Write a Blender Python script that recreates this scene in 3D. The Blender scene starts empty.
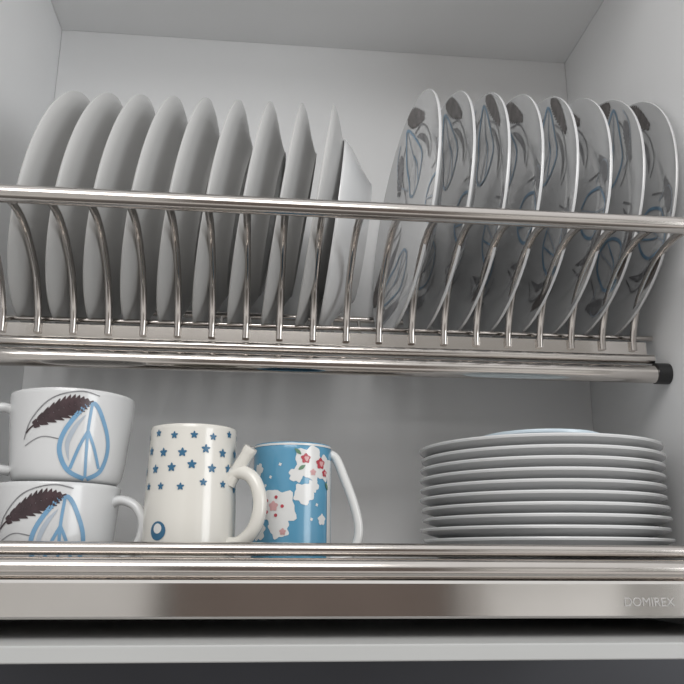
import bpy, math, random
from mathutils import Matrix, Vector
random.seed(4)
S=0.9
CAMX=-.0705
def Yd(D): return D-1.045
scene=bpy.context.scene
# ---------------- materials
def mat(name,col,rough=.5,metal=0,coat=0,noise=0,nscale=8,bump=0,spec=.5):
    m=bpy.data.materials.new(name); m.use_nodes=True
    nt=m.node_tree; b=nt.nodes['Principled BSDF']
    b.inputs['Base Color'].default_value=(*col,1)
    b.inputs['Roughness'].default_value=rough
    b.inputs['Metallic'].default_value=metal
    b.inputs['Coat Weight'].default_value=coat
    b.inputs['Coat Roughness'].default_value=.08
    b.inputs['Specular IOR Level'].default_value=spec
    tc=nt.nodes.new('ShaderNodeTexCoord'); n=nt.nodes.new('ShaderNodeTexNoise')
    n.inputs['Scale'].default_value=nscale; n.inputs['Detail'].default_value=4
    nt.links.new(tc.outputs['Object'],n.inputs['Vector'])
    if noise:
        r=nt.nodes.new('ShaderNodeValToRGB')
        r.color_ramp.elements[0].position=.3; r.color_ramp.elements[1].position=.7
        r.color_ramp.elements[0].color=(*[c*(1-noise) for c in col],1)
        r.color_ramp.elements[1].color=(*[min(1,c*(1+noise)) for c in col],1)
        nt.links.new(n.outputs['Fac'],r.inputs['Fac']); nt.links.new(r.outputs['Color'],b.inputs['Base Color'])
    if bump:
        bp=nt.nodes.new('ShaderNodeBump'); bp.inputs['Strength'].default_value=bump; bp.inputs['Distance'].default_value=.002
        nt.links.new(n.outputs['Fac'],bp.inputs['Height']); nt.links.new(bp.outputs['Normal'],b.inputs['Normal'])
    return m
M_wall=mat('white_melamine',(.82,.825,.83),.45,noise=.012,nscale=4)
M_floor_shade=mat('shaded_white_melamine',(.46,.465,.46),.5,noise=.03,nscale=4)  # white melamine toned darker; shade on the bottom panel put into its colour
M_porc=mat('white_porcelain',(.64,.645,.65),.22,coat=.4,noise=.01)
M_porc2=mat('plain_porcelain',(.50,.50,.495),.35,coat=.15,noise=.015)
M_cream=mat('cream_glaze',(.70,.68,.63),.2,coat=.4,noise=.01)
M_chrome=mat('stainless_steel',(.60,.565,.535),.14,metal=1,noise=.03,nscale=30)
M_band=mat('brushed_steel',(.68,.655,.63),.10,metal=1,noise=.04,nscale=12)
M_black=mat('black_plastic',(.012,.012,.013),.4,noise=.1)
M_blue=mat('blue_glaze',(.17,.33,.50),.3,noise=.1,nscale=60)
M_blue2=mat('soft_blue_glaze',(.20,.33,.46),.3,noise=.2,nscale=60)
M_lblue=mat('pale_grey_blue_glaze',(.40,.45,.51),.3,noise=.08,nscale=60)
M_grey=mat('grey_glaze',(.22,.22,.23),.3,noise=.3,nscale=80)
M_maroon=mat('dark_brown_glaze',(.050,.030,.034),.35,noise=.4,nscale=80)
M_pgrey=mat('brown_grey_glaze',(.13,.115,.11),.35,noise=.4,nscale=80)
M_star=mat('star_blue_glaze',(.03,.13,.24),.3,noise=.1)
M_mugblue=mat('mug_blue_glaze',(.10,.30,.46),.2,coat=.4,noise=.05,nscale=20)
M_red=mat('red_glaze',(.42,.05,.07),.3,noise=.15,nscale=60)
M_pink=mat('pink_glaze',(.60,.34,.34),.3,noise=.15,nscale=60)
M_green=mat('green_glaze',(.12,.22,.14),.3,noise=.15,nscale=60)
M_white=mat('white_glaze',(.70,.70,.69),.25,coat=.3,noise=.01)
M_dark=mat('dark_slate_tile',(.035,.037,.046),.5,noise=.1,nscale=6)
M_saucer=mat('pale_blue_ceramic',(.58,.68,.75),.3,coat=.3,noise=.02)
M_etch=mat('etched_steel',(.38,.37,.36),.45,metal=.6,noise=.05)
M_paint=mat('painted_wall',(.52,.51,.49),.7,noise=.02)
M_wood=mat('brown_wood',(.25,.20,.175),.45,noise=.12,nscale=5)
M_fridge=mat('white_enamel',(.93,.92,.90),.3,noise=.005)

# ---------------- mesh builder
class MB:
    def __init__(s): s.v=[];s.f=[];s.m=[];s.mats=[]
    def mi(s,m):
        if m not in s.mats: s.mats.append(m)
        return s.mats.index(m)
    def add(s,vs,fs,m):
        o=len(s.v); k=s.mi(m)
        s.v+= [tuple(v) for v in vs]
        for f in fs: s.f.append(tuple(i+o for i in f)); s.m.append(k)
    def lathe(s,prof,m,n=72,c=(0,0,0)):
        vs=[];fs=[]
        idx=[]
        for r,z in prof:
            if r<1e-6:
                idx.append([len(vs)]*n); vs.append((c[0],c[1],c[2]+z))
            else:
                st=len(vs)
                for i in range(n):
                    a=2*math.pi*i/n; vs.append((c[0]+r*math.cos(a),c[1]+r*math.sin(a),c[2]+z))
                idx.append([st+i for i in range(n)])
        for k in range(len(prof)-1):
            A=idx[k];B=idx[k+1]
            for i in range(n):
                j=(i+1)%n
                q=[]
                for t in (A[i],A[j],B[j],B[i]):
                    if t not in q:q.append(t)
                if len(q)>2: fs.append(q)
        s.add(vs,fs,m)
    def tube(s,pts,r,m,n=12,flat=1.0,ref=None):
        pts=[Vector(p) for p in pts]; N=len(pts)
        rs=r if isinstance(r,(list,tuple)) else [r]*N
        vs=[];fs=[]; up=None
        for i,p in enumerate(pts):
            t=(pts[min(i+1,N-1)]-pts[max(i-1,0)]).normalized()
            if up is None:
                up=Vector(ref) if ref else (Vector((0,0,1)) if abs(t.z)<.9 else Vector((0,1,0)))
            up=(up-t*up.dot(t)).normalized(); sd=t.cross(up)
            for k in range(n):
                a=2*math.pi*k/n
                vs.append(p+(up*math.cos(a)*flat+sd*math.sin(a))*rs[i])
        for i in range(N-1):
            for k in range(n):
                j=(k+1)%n
                fs.append((i*n+k,i*n+j,(i+1)*n+j,(i+1)*n+k))
        fs.append(tuple(range(n))[::-1]); fs.append(tuple((N-1)*n+k for k in range(n)))
        s.add(vs,fs,m)
    def box(s,a,b,m):
        x0,y0,z0=a;x1,y1,z1=b
        vs=[(x0,y0,z0),(x1,y0,z0),(x1,y1,z0),(x0,y1,z0),(x0,y0,z1),(x1,y0,z1),(x1,y1,z1),(x0,y1,z1)]
        s.add(vs,[(0,3,2,1),(4,5,6,7),(0,1,5,4),(1,2,6,5),(2,3,7,6),(3,0,4,7)],m)
    def ribbon(s,pts,w,fn,m,sub=4):
        N=len(pts); vs=[];fs=[]
        ws=w if isinstance(w,(list,tuple)) else [w]*N
        for i in range(N):
            a=pts[max(i-1,0)];b=pts[min(i+1,N-1)]
            tx,ty=b[0]-a[0],b[1]-a[1];l=math.hypot(tx,ty) or 1
            nx,ny=-ty/l,tx/l
            for k in range(sub+1):
                q=(k/sub-.5)*ws[i]
                vs.append(fn(pts[i][0]+nx*q,pts[i][1]+ny*q))
        for i in range(N-1):
            for k in range(sub):
                o=i*(sub+1)+k
                fs.append((o,o+1,o+sub+2,o+sub+1))
        s.add(vs,fs,m)
    def blob(s,cx,cy,rf,fn,m,n=20,rings=3):
        vs=[fn(cx,cy)];fs=[]
        for k in range(1,rings+1):
            for i in range(n):
                a=2*math.pi*i/n; r=rf(a)*k/rings
                vs.append(fn(cx+r*math.cos(a),cy+r*math.sin(a)))
        for i in range(n):
            j=(i+1)%n
            fs.append((0,1+i,1+j))
            for k in range(rings-1):
                fs.append((1+k*n+i,1+k*n+n+i,1+k*n+n+j,1+k*n+j))
        s.add(vs,fs,m)
    def mesh(s,name,ang=40):
        me=bpy.data.meshes.new(name); me.from_pydata(s.v,[],s.f)
        for m in s.mats: me.materials.append(m)
        for p,k in zip(me.polygons,s.m): p.material_index=k; p.use_smooth=True
        me.update()
        try: me.set_sharp_from_angle(angle=math.radians(ang))
        except Exception as e: print(e)
        return me
    def obj(s,name,ang=40,bevel=0):
        o=bpy.data.objects.new(name,s.mesh(name,ang)); scene.collection.objects.link(o)
        if bevel:
            b=o.modifiers.new('bev','BEVEL'); b.width=bevel;b.segments=2;b.limit_method='ANGLE'
        return o
def catmull(P,n=6):
    P=[P[0]]+list(P)+[P[-1]]; out=[]
    for i in range(1,len(P)-2):
        for k in range(n):
            t=k/n; o=[]
            for d in range(len(P[0])):
                a,b,c,e=P[i-1][d],P[i][d],P[i+1][d],P[i+2][d]
                o.append(.5*((2*b)+(-a+c)*t+(2*a-5*b+4*c-e)*t*t+(-a+3*b-3*c+e)*t**3))
            out.append(tuple(o))
    out.append(tuple(P[-2])); return out

# ---------------- room shell (cabinet carcass)
W=.38; TOP=.746; YF=Yd(.665)
def boxobj(name,a,b,m,bev=.0012):
    B=MB();B.box(a,b,m);return B.obj(name,30,bev)
boxobj('wall_left',(-W-.018,YF,-.0765),(-W,.018,TOP+.018),M_wall)
boxobj('wall_right',(W,YF,-.0765),(W+.018,.018,TOP+.018),M_wall)
boxobj('wall_back',(-W,0,-.0635),(W,.018,TOP+.018),M_wall)
boxobj('ceiling',(-W,YF,TOP),(W,0,TOP+.018),M_wall)
boxobj('floor',(-W,YF,-.0765),(W,0.018,-.0635),M_floor_shade)
boxobj('wall_backsplash',(-1.6,.02,-1.0),(1.6,.05,-.0775),M_dark)
# far wall of the kitchen, with furniture added to shape the steel's reflections
boxobj('wall_front',(-2.6,-3.7,-1.5),(2.6,-3.62,1.4),M_paint)
B=MB();B.box((-.46,-3.59,-1.5),(.84,-3.55,.75),M_wood)
for x0,x1 in ((-.38,.15),(.23,.76)):
    for z0,z1 in ((-1.35,-.55),(-.45,.62)):
        B.box((x0,-3.555,z0),(x1,-3.542,z1),M_wood)
B.obj('reflection_door',30,.004)  # invented door, unseen; gives the steel band its brown reflection
B=MB();B.box((.87,-3.58,-1.5),(1.45,-3.05,.45),M_fridge)
B.box((.872,-3.046,-1.46),(1.448,-3.0,-.12),M_fridge);B.box((.872,-3.046,-.10),(1.448,-3.0,.445),M_fridge)
B.tube([(.92,-2.97,-.75),(.92,-2.97,-.2)],.012,M_chrome,10);B.tube([(.92,-2.97,-.02),(.92,-2.97,.3)],.012,M_chrome,10)
for z in (-.75,-.2,-.02,.3): B.tube([(.92,-3.0,z),(.92,-2.965,z)],.01,M_chrome,8)
B.obj('reflection_fridge',30,.006)  # added fridge, unseen; reflects a pale block into the steel band
B=MB();B.box((-1.9,-3.58,-1.5),(-.52,-3.05,.8),M_fridge)
for x0,x1 in ((-1.89,-1.215),(-1.205,-.53)):
    B.box((x0,-3.05,-1.42),(x1,-3.03,.79),M_fridge)
for x in (-1.25,-1.17): B.tube([(x,-3.01,-.4),(x,-3.01,-.1)],.008,M_chrome,8)
B.obj('reflection_cupboard',30,.004)  # added cupboard, unseen; its white front lightens the band's left end

# ---------------- plates
def interp(T,x):
    for (a,b),(c,d) in zip(T,T[1:]):
        if x<=c: return b+(d-b)*(x-a)/(c-a)
    return T[-1][1]
def face_table(R,dep):
    P=[(0,0),(.50,0),(.58,.02),(.64,.12),(.70,.30),(.78,.48),(.86,.64),(.94,.84),(.985,.98)]
    Q=catmull(P,3); return [(a*R,b*dep) for a,b in Q]
def plate_mesh(B,R,dep,th,m,c=(0,0,0)):
    T=face_table(R,dep)
    prof=list(T)
    prof+=[(R*.996,dep+.0002),(R,dep-.001),(R*.995,dep-.0028)]
    prof+=[(.93*R,dep*.78-th*.9),(.85*R,dep*.58-th),(.76*R,dep*.36-th),(.68*R,dep*.12-th),(.63*R,-th*1.2),
           (.615*R,-th*1.75),(.585*R,-th*1.8),(.57*R,-th*1.25),(.3*R,-th*1.1),(0,-th*1.1)]
    B.lathe(prof,m,96,c)
    return T
def leaf(B,fn,a,b,wid,m,n=11):
    for k in range(n):
        t=k/(n-1); cx=a[0]+(b[0]-a[0])*t; cy=a[1]+(b[1]-a[1])*t+.06*math.sin(math.pi*t)
        L=wid*math.sin(math.pi*(.12+.80*t))+.02
        for sg in (1,-1):
            ang=math.atan2(b[1]-a[1],b[0]-a[0])+sg*.85
            e=(cx+L*math.cos(ang),cy+L*math.sin(ang)*.85)
            Q=[(cx+(e[0]-cx)*q/5,cy+(e[1]-cy)*q/5) for q in range(6)]
            B.ribbon(Q,[.10,.14,.14,.10,.06,.01],fn,m,3)
def motif(B,fn,s=1.0,dark=None):
    """botanical motif in a -1..1 square"""
    dark=dark or M_maroon
    st=lambda P,w,m,n=7:B.ribbon(catmull(P,n),w,fn,m)
    st([(.30,-1.0),(-.08,-.80),(-.28,-.30),(-.12,.25),(.34,.80),(.68,.3),(.82,-.25),(.68,-.78),(.36,-1.0)],.10*s,M_blue)
    st([(.34,.76),(.30,.2),(.30,-.4),(.32,-.98)],.065*s,M_blue)
    st([(.30,.12),(.14,-.25),(-.02,-.78)],.07*s,M_blue)
    st([(.30,.12),(.46,-.25),(.62,-.74)],.07*s,M_blue)
    P=catmull([(-.06,-.6),(-.12,-.2),(.02,.2),(.22,.5)],6)
    B.ribbon(P,[.10*s*math.sin(math.pi*i/(len(P)-1))+.005 for i in range(len(P))],fn,M_lblue)
    leaf(B,fn,(-.90,.24),(.20,.80),.39,dark)
    st([(-1.1,.05),(-.92,.22),(-.3,.58),(.26,.80),(.36,.84)],.04,dark)
    st([(-1.15,-.1),(-1.0,.35),(-.55,.85),(.05,1.05),(.5,.98)],.028,M_grey)
    st([(-1.1,-.25),(-.7,-.05),(-.3,-.1)],.022,M_grey)
def pmotif(B,fn,dark):
    """looser, bigger version used on the plates"""
    st=lambda P,w,m,n=7:B.ribbon(catmull(P,n),w,fn,m)
    st([(.30,-1.0),(-.08,-.80),(-.28,-.30),(-.12,.25),(.34,.80),(.68,.3),(.82,-.25),(.68,-.78),(.36,-1.0)],.075,M_blue2)
    st([(.34,.76),(.30,.2),(.30,-.4),(.32,-.98)],.045,M_lblue)
    st([(.30,.12),(.14,-.25),(-.02,-.78)],.045,M_blue2)
    P=catmull([(-.9,-.7),(-.75,-.2),(-.5,.1),(-.2,.3)],6)
    B.ribbon(P,[.18*math.sin(math.pi*i/(len(P)-1))+.01 for i in range(len(P))],fn,M_grey)
    st([(-1.0,-.8),(-1.1,-.2),(-.7,.3),(-.1,.45)],.045,M_grey)
    st([(1.0,-.9),(1.15,-.3),(.95,.3),(.5,.6)],.04,M_grey)
    st([(.95,-.5),(1.35,-.1),(1.3,.4),(.9,.75)],.045,M_lblue)
    leaf(B,fn,(-.95,.35),(.10,.92),.35,dark,12)
    leaf(B,fn,(1.45,-.35),(1.0,.45),.28,M_grey,9)
def place_plate(o,xb,zc,R,dep,tilt,D,yaw=0):
    s,c=math.sin(tilt),math.cos(tilt)
    up=Vector((s,0,c));xx=Vector((0,-1,0))
    q=Matrix.Rotation(yaw,3,up); xx=q@xx; n=xx.cross(up)
    rimc=Vector((xb,Yd(D),zc-R))+up*R
    org=rimc-n*dep
    Rm=Matrix((xx,up,n)).transposed().to_4x4()
    o.matrix_world=Matrix.Translation(org)@Rm
RR,DR=.149,.017
def deco_plate(name,rots):
    B=MB();T=plate_mesh(B,RR,DR,.0035,M_porc)
    for (deg,rad,sc,mir) in rots:
        ang=math.radians(deg);ca,sa=math.cos(ang),math.sin(ang);ro=ang-math.pi/2;cr,sr=math.cos(ro),math.sin(ro)
        def fn(u,v):
            u=u*mir
            x=(u*cr-v*sr)*sc;y=(u*sr+v*cr)*sc
            X=rad*ca+x;Yv=rad*sa+y
            r=math.hypot(X,Yv)
            if r>RR*.985: X*=RR*.985/r;Yv*=RR*.985/r;r=RR*.985
            return (X,Yv,interp(T,r)+.0005)
        pmotif(B,fn,M_pgrey)
    return B.obj(name)
nR=8
for i in range(nR):
    d=[96,80,64,82,58,88,66,74][i]
    m=[-1,-1,-1,-1,-1,-1,1,-1][i]
    base=[(d,.094,.052,m),(d+115,.094,.052,-1),(d-112,.094,.052,m)]
    o=deco_plate('floral_dinner_plate',base)
    place_plate(o,.0735+.0374*i,.403,RR,DR,math.radians(6.1),.88,math.radians([4.5,4.2,4.2,3.8,4,3.6,3.2,2.8][i]))
RL=.138
B=MB();plate_mesh(B,RL,.020,.004,M_porc2);pm=B.mesh('white_dinner_plate')
ZL=.2655+math.sqrt(RL*RL-.04**2)-.0095
for i in range(9):
    o=bpy.data.objects.new('white_dinner_plate',pm);scene.collection.objects.link(o)
    place_plate(o,-.338+.0375*i,ZL,RL,.020,math.radians(11.0-.35*i),.88)
B=MB();plate_mesh(B,.116,.032,.004,M_porc)
o=B.obj('soup_plate');place_plate(o,-.009,.3705,.116,.030,math.radians(6.5),.885)

# ---------------- upper dish rack
B=MB()
RY,RZ=Yd(.705),.3255
B.tube([(-W+.001,RY,RZ),(W-.001,RY,RZ)],.0085,M_chrome,24)
bx=[(-W+.001),(W-.001)]
B.tube([(bx[0],Yd(.832),.202),(bx[1]-.006,Yd(.832),.202)],.0100,M_chrome,24)
B.tube([(bx[0],Yd(.838),.2205),(bx[1]-.012,Yd(.838),.2205)],.0055,M_chrome,20)
B.box((-W+.003,Yd(.8455),.228),(W-.016,Yd(.8475),.2425),M_chrome)
B.box((-W+.003,Yd(.8475),.228),(W-.016,Yd(.862),.230),M_chrome)
for D in (.860,.900):
    B.tube([(bx[0],Yd(D),.2516),(bx[1],Yd(D),.2516)],.0030,M_chrome,10)
B.tube([(bx[0],Yd(1.032),.315),(bx[1],Yd(1.032),.315)],.0045,M_chrome,12)
for k in range(-1,20):
    x=-.311+.0366*k
    if x>W-.01 or x<-W+.01: continue
    P=catmull([(x,Yd(.706),.322),(x,Yd(.735),.3235),(x,Yd(.765),.318),(x,Yd(.793),.305),(x,Yd(.8170),.288),(x,Yd(.834),.266),(x,Yd(.8425),.246),(x,Yd(.8438),.232)],5)
    B.tube(P,.0039,M_chrome,10)
    P=catmull([(x,Yd(.848),.236),(x,Yd(.87),.2455),(x,Yd(.92),.2445),(x,Yd(.97),.256),(x,Yd(1.01),.285),(x,Yd(1.030),.313)],4)
    B.tube(P,.0024,M_chrome,8)
B.tube([(W-.016,Yd(.832),.203),(W-.0005,Yd(.832),.203)],.0118,M_black,20)
B.tube([(-W+.0005,Yd(.832),.203),(-W+.014,Yd(.832),.203)],.0118,M_black,20)
B.obj('dish_drying_rack')

# ---------------- lower rack / drip tray
SH=-.018
B=MB()
B.tube([(-W+.001,Yd(.722),.0090),(W-.001,Yd(.722),.0090)],.0058,M_chrome,24)
B.tube([(-W+.001,Yd(.716),-.0070),(W-.001,Yd(.716),-.0070)],.0090,M_chrome,24)
B.box((-W+.001,Yd(.722),SH-.003),(W-.001,Yd(1.03),SH-.0012),M_chrome)
for k in range(39):
    x=-.37+.0193*k
    B.tube([(x,Yd(.722),SH-.0012),(x,Yd(1.03),SH-.0012)],.0012,M_chrome,6)
pr=[(.716,-.0150),(.709,-.0165),(.7075,-.019),(.7075,-.0455),(.7090,-.0475),(.716,-.0480),(.716,-.0460),(.7100,-.0455),(.7095,-.019),(.716,-.0165)]
vs=[];n=len(pr)
for x in (-W+.001,W-.001):
    for D,z in pr: vs.append((x,Yd(D),z))
fs=[(i,(i+1)%n,n+(i+1)%n,n+i) for i in range(n)]
B.add(vs,fs,M_band)
B.box((-W+.001,Yd(.716),-.0480),(W-.001,Yd(1.02),-.0460),M_band)
ro=B.obj('lower_dish_rack',30)
cu=bpy.data.curves.new('maker_name','FONT');cu.body='DOMIREX';cu.size=.0105;cu.extrude=.0002;cu.align_x='CENTER'
to=bpy.data.objects.new('maker_name',cu);scene.collection.objects.link(to)
to.rotation_euler=(math.radians(90),0,0);to.location=(.2725,Yd(.7073),-.0375);cu.materials.append(M_etch)
to.parent=ro

# ---------------- cups
def body(B,prof_out,th,m,c=(0,0,0),foot=.0025):
    H=prof_out[-1][1]
    r0=prof_out[0][0]
    P=[(0,.003),(r0*.82,.003),(r0*.86,0),(r0,0)]+catmull(prof_out,4)[1:]
    rt=prof_out[-1][0]
    P+=[(rt-.0005,H+.001),(rt-th*.5,H+.0015),(rt-th+.0003,H+.0008)]
    inner=[(max(r-th,0.001),max(z,.008)) for r,z in reversed(prof_out)]
    P+=inner+[(0,.008)]
    B.lathe(P,m,72,c)
def make_fn(prof,th0,c,off=.0005):
    def fn(u,z):
        r=prof[0][0]
        zz=max(prof[0][1],min(prof[-1][1],z))
        for (a,b),(d,e) in zip(prof,prof[1:]):
            if b<=zz<=e:
                r=a+(d-a)*(zz-b)/max(1e-9,e-b);break
        t=th0+u/r
        return (c[0]+(r+off)*math.cos(t),c[1]+(r+off)*math.sin(t),c[2]+z)
    return fn
def facing(x,y): return math.atan2(-1.045-y,CAMX-x)
cprof=[(.044,0),(.0485,.003),(.0515,.010),(.0538,.025),(.0556,.045),(.0572,.065),(.0584,.0835)]
dense=catmull(cprof,4)
def floral_cup(name,x,D,z,hang,rot=0,scale=1):
    B=MB();c=(0,0,0)
    body(B,cprof,.0035,M_porc,c)
    f=facing(x,Yd(D))
    fn0=make_fn(dense,f,c)
    fn=lambda u,v:fn0(.0015+u*.041+rot,.0415+v*.0385)
    motif(B,fn,1.0)
    R=.0555
    P=catmull([(R-.003,.068),(R+.008,.072),(R+.023,.066),(R+.031,.050),(R+.027,.032),(R+.012,.016),(R-.004,.012)],5)
    ca,sa=math.cos(hang),math.sin(hang)
    B.tube([(p[0]*ca,p[0]*sa,p[1]) for p in P],.0062,M_porc,14,flat=.75)
    o=B.obj(name);o.location=(x,Yd(D),z)
    return o
o=floral_cup('floral_cup',-.263,.80,SH,math.radians(-12),rot=-.009)
o=floral_cup('floral_cup',-.256,.80,SH+.0855,math.radians(197),rot=.001)
# star mug
sx,sD=-.1365,.79
B=MB();H=.1395
sp=[(.036,0),(.0405,.003),(.0425,.010),(.0434,.03),(.0434,.06),(.0426,.09),(.0415,.12),(.0412,H)]
body(B,sp,.0038,M_cream)
dsp=catmull(sp,4)
fn=make_fn(dsp,facing(sx,Yd(sD)),(0,0,0))
def star_r(R):
    def f(a):
        k=((a-math.pi/2)%(2*math.pi/5))/(2*math.pi/5); k=min(k,1-k)*2
        return R*(1-k)+R*.48*k
    return f
row=0
z=.131
while z>.072:
    for i in range(-7,8):
        u=i*.0195+(row%2)*.0098+random.uniform(-.002,.002)
        if abs(u)<.062: B.blob(u,z+random.uniform(-.0025,.0025),star_r(.0046 if row%3 else .0038),fn,M_star,20,2)
    z-=.0155; row+=1
B.blob(-.030,.043,lambda a:.0085,fn,M_star,20,3)
fnb=make_fn(dsp,facing(sx,Yd(sD)),(0,0,0),.0009)
B.blob(-.030,.045,lambda a:.0045,fnb,M_white,16,2)
B.ribbon([(-.038,.031),(-.022,.031)],.003,fn,M_star)
h=[(a*1.2+.0425,b-SH) for a,b in [(-.003,.077),(.009,.080),(.020,.072),(.0255,.052),(.0215,.029),(.009,.015),(-.003,.015)]]
P=catmull(h,5);ha=math.radians(-25);ca,sa=math.cos(ha),math.sin(ha)
B.tube([(p[0]*ca,p[0]*sa,p[1]) for p in P],.0066,M_cream,14)
st=[(a*1.2+.0425,b-SH) for a,b in [(-.002,.069),(.004,.081),(.011,.093),(.0165,.103)]]
P=catmull(st,4)
B.tube([(p[0]*ca,p[0]*sa,p[1]) for p in P],[.0062]*(len(P)-3)+[.0066,.0068,.0062],M_cream,14)
o=B.obj('star_mug');o.location=(sx,Yd(sD),SH)
# blue floral mug
bx0,bD=-.0385,.822
B=MB();H=.1290
bp=[(.034,0),(.0375,.003),(.0392,.008),(.0396,.03),(.0396,.08),(.0396,H)]
body(B,bp,.0035,M_mugblue)
dbp=catmull(bp,4)
thf=facing(bx0,Yd(bD))
f1=make_fn(dbp,thf,(0,0,0),.0004);f2=make_fn(dbp,thf,(0,0,0),.0008);f3=make_fn(dbp,thf,(0,0,0),.0012)
B.ribbon([(.247*(i/60-.5),H-.0010) for i in range(61)],.0020,f1,M_white)
B.ribbon([(.0465,.005+.1*i/10) for i in range(12)],.010,f1,M_white)
def white(u,z,R,e=1.0):
    ph=random.random()*6
    B.blob(u,z,lambda a:R*(1+.13*math.sin(5*a+ph)+.07*math.sin(9*a)),f1,M_white,40,4)
def rose(u,z,R,m=None):
    B.blob(u,z,lambda t:R*(1+.18*math.sin(5*t)),f2,m or M_red,20,2)
    B.blob(u+R*.15,z,lambda t:R*.5*(1+.2*math.sin(3*t)),f3,M_pink,14,2)
white(-.014,.066,.0180);rose(-.018,.068,.0045,M_pink);white(-.012,.048,.010)
for a in range(5): B.blob(-.018+.009*math.cos(a*1.256),.068+.009*math.sin(a*1.256),lambda t:.0017,f2,M_red,10,2)
white(.018,.110,.0160);white(.034,.106,.0120);rose(.013,.114,.0045);rose(.030,.110,.0052);rose(.021,.101,.003,M_pink);rose(.036,.101,.0034)
white(.012,.080,.0100);white(.004,.098,.007);white(.022,.088,.006)
rose(-.008,.044,.003,M_pink)
white(-.036,.045,.009);white(-.038,.104,.006);white(.033,.056,.005)
for (u,z) in [(-.012,.108),(-.022,.096),(.020,.056),(-.028,.088),(.026,.070)]:
    B.blob(u,z,lambda a:.0015*(1+.3*math.sin(4*a)),f1,M_white,12,2)
for (u,z,a) in [(.006,.103,.6),(.038,.092,-1),(.008,.118,2.4),(-.030,.062,2)]:
    Q=[(u+.008*k/5*math.cos(a),z+.008*k/5*math.sin(a)) for k in range(6)]
    B.ribbon(Q,[.001,.0025,.0035,.0035,.002,.0005],f2,M_green,2)
h=[(a+.0396,b-SH) for a,b in [(-.003,.105),(.005,.100),(.014,.079),(.023,.055),(.028,.032),(.025,.014),(.013,.001),(-.002,.000)]]
P=catmull(h,5);ha=math.radians(-6);ca,sa=math.cos(ha),math.sin(ha)
B.tube([(p[0]*ca,p[0]*sa,p[1]) for p in P],.0047,M_white,14)
o=B.obj('floral_mug');o.location=(bx0,Yd(bD),SH)

# ---------------- stacked plates
B=MB();plate_mesh(B,.1305,.0125,.0033,M_porc);pm=B.mesh('side_plate')
foot=.0033*1.8
zs=SH
for i in range(12):
    o=bpy.data.objects.new('side_plate',pm);scene.collection.objects.link(o)
    o.location=(.2350+random.uniform(-.002,.002),Yd(.862)+random.uniform(-.0015,.0015),zs+foot+.0107*i+.0002)
    o.rotation_euler=(0,0,random.uniform(0,6))
ztop=zs+foot+.0107*11
B=MB();plate_mesh(B,.064,.016,.0025,M_saucer);o=B.obj('small_blue_dish')
o.location=(.225,Yd(.825),ztop+.0045+.0006)

# ---------------- scale everything to real size
bpy.context.view_layer.update()
for o in scene.objects:
    if o.parent: continue
    o.matrix_world=Matrix.Scale(S,4)@o.matrix_world.copy()
# ---------------- camera
cd=bpy.data.cameras.new('camera');cam=bpy.data.objects.new('camera',cd);scene.collection.objects.link(cam)
X=Vector((8289,-258,-800)).normalized();Y=Vector((-84,-218,-800)).normalized()
Y=(Y-X*X.dot(Y)).normalized();Z=X.cross(Y)
Rm=Matrix((X,Y,Z)).to_4x4()
cam.matrix_world=Matrix.Translation(Vector((CAMX,-1.045,0))*S)@Rm
cd.sensor_width=36;cd.lens=800/684*36;cd.clip_start=.01
scene.camera=cam
# ---------------- lights
def area(name,loc,tgt,size,power,col=(1,1,1)):
    l=bpy.data.lights.new(name,'AREA');l.shape='RECTANGLE';l.size=size[0];l.size_y=size[1];l.energy=power;l.color=col
    o=bpy.data.objects.new(name,l);scene.collection.objects.link(o);o.location=loc
    o.rotation_euler=(Vector(tgt)-Vector(loc)).to_track_quat('-Z','Y').to_euler();return o
area('ceiling_lamp',(-.3,-1.9,1.3),(0,0,.3),(1.2,.9),17,(1,.985,.965))
area('fill_light',(2.0,-2.3,.3),(0,0,.3),(1.0,1.4),21,(.96,.985,1))  # added off-camera fill lamp; stands for no known window
w=bpy.data.worlds.new('room');scene.world=w;w.use_nodes=True
nt=w.node_tree;bg=nt.nodes['Background']
tc=nt.nodes.new('ShaderNodeTexCoord');sp_=nt.nodes.new('ShaderNodeSeparateXYZ')
mr=nt.nodes.new('ShaderNodeMapRange');mr.inputs['From Min'].default_value=-1;mr.inputs['From Max'].default_value=1
cr=nt.nodes.new('ShaderNodeValToRGB')
E=cr.color_ramp.elements
E[0].position=0;E[0].color=(.10,.09,.085,1)
E[1].position=1;E[1].color=(.85,.85,.85,1)
e=E.new(.12);e.color=(.15,.14,.13,1)
e=E.new(.22);e.color=(.70,.68,.66,1)
e=E.new(.5);e.color=(.60,.59,.58,1)
e=E.new(.7);e.color=(.74,.74,.74,1)
nt.links.new(tc.outputs['Generated'],sp_.inputs['Vector']);nt.links.new(sp_.outputs['Z'],mr.inputs['Value'])
nt.links.new(mr.outputs['Result'],cr.inputs['Fac']);nt.links.new(cr.outputs['Color'],bg.inputs['Color'])
bg.inputs['Strength'].default_value=1.1
scene.view_settings.view_transform='Standard'
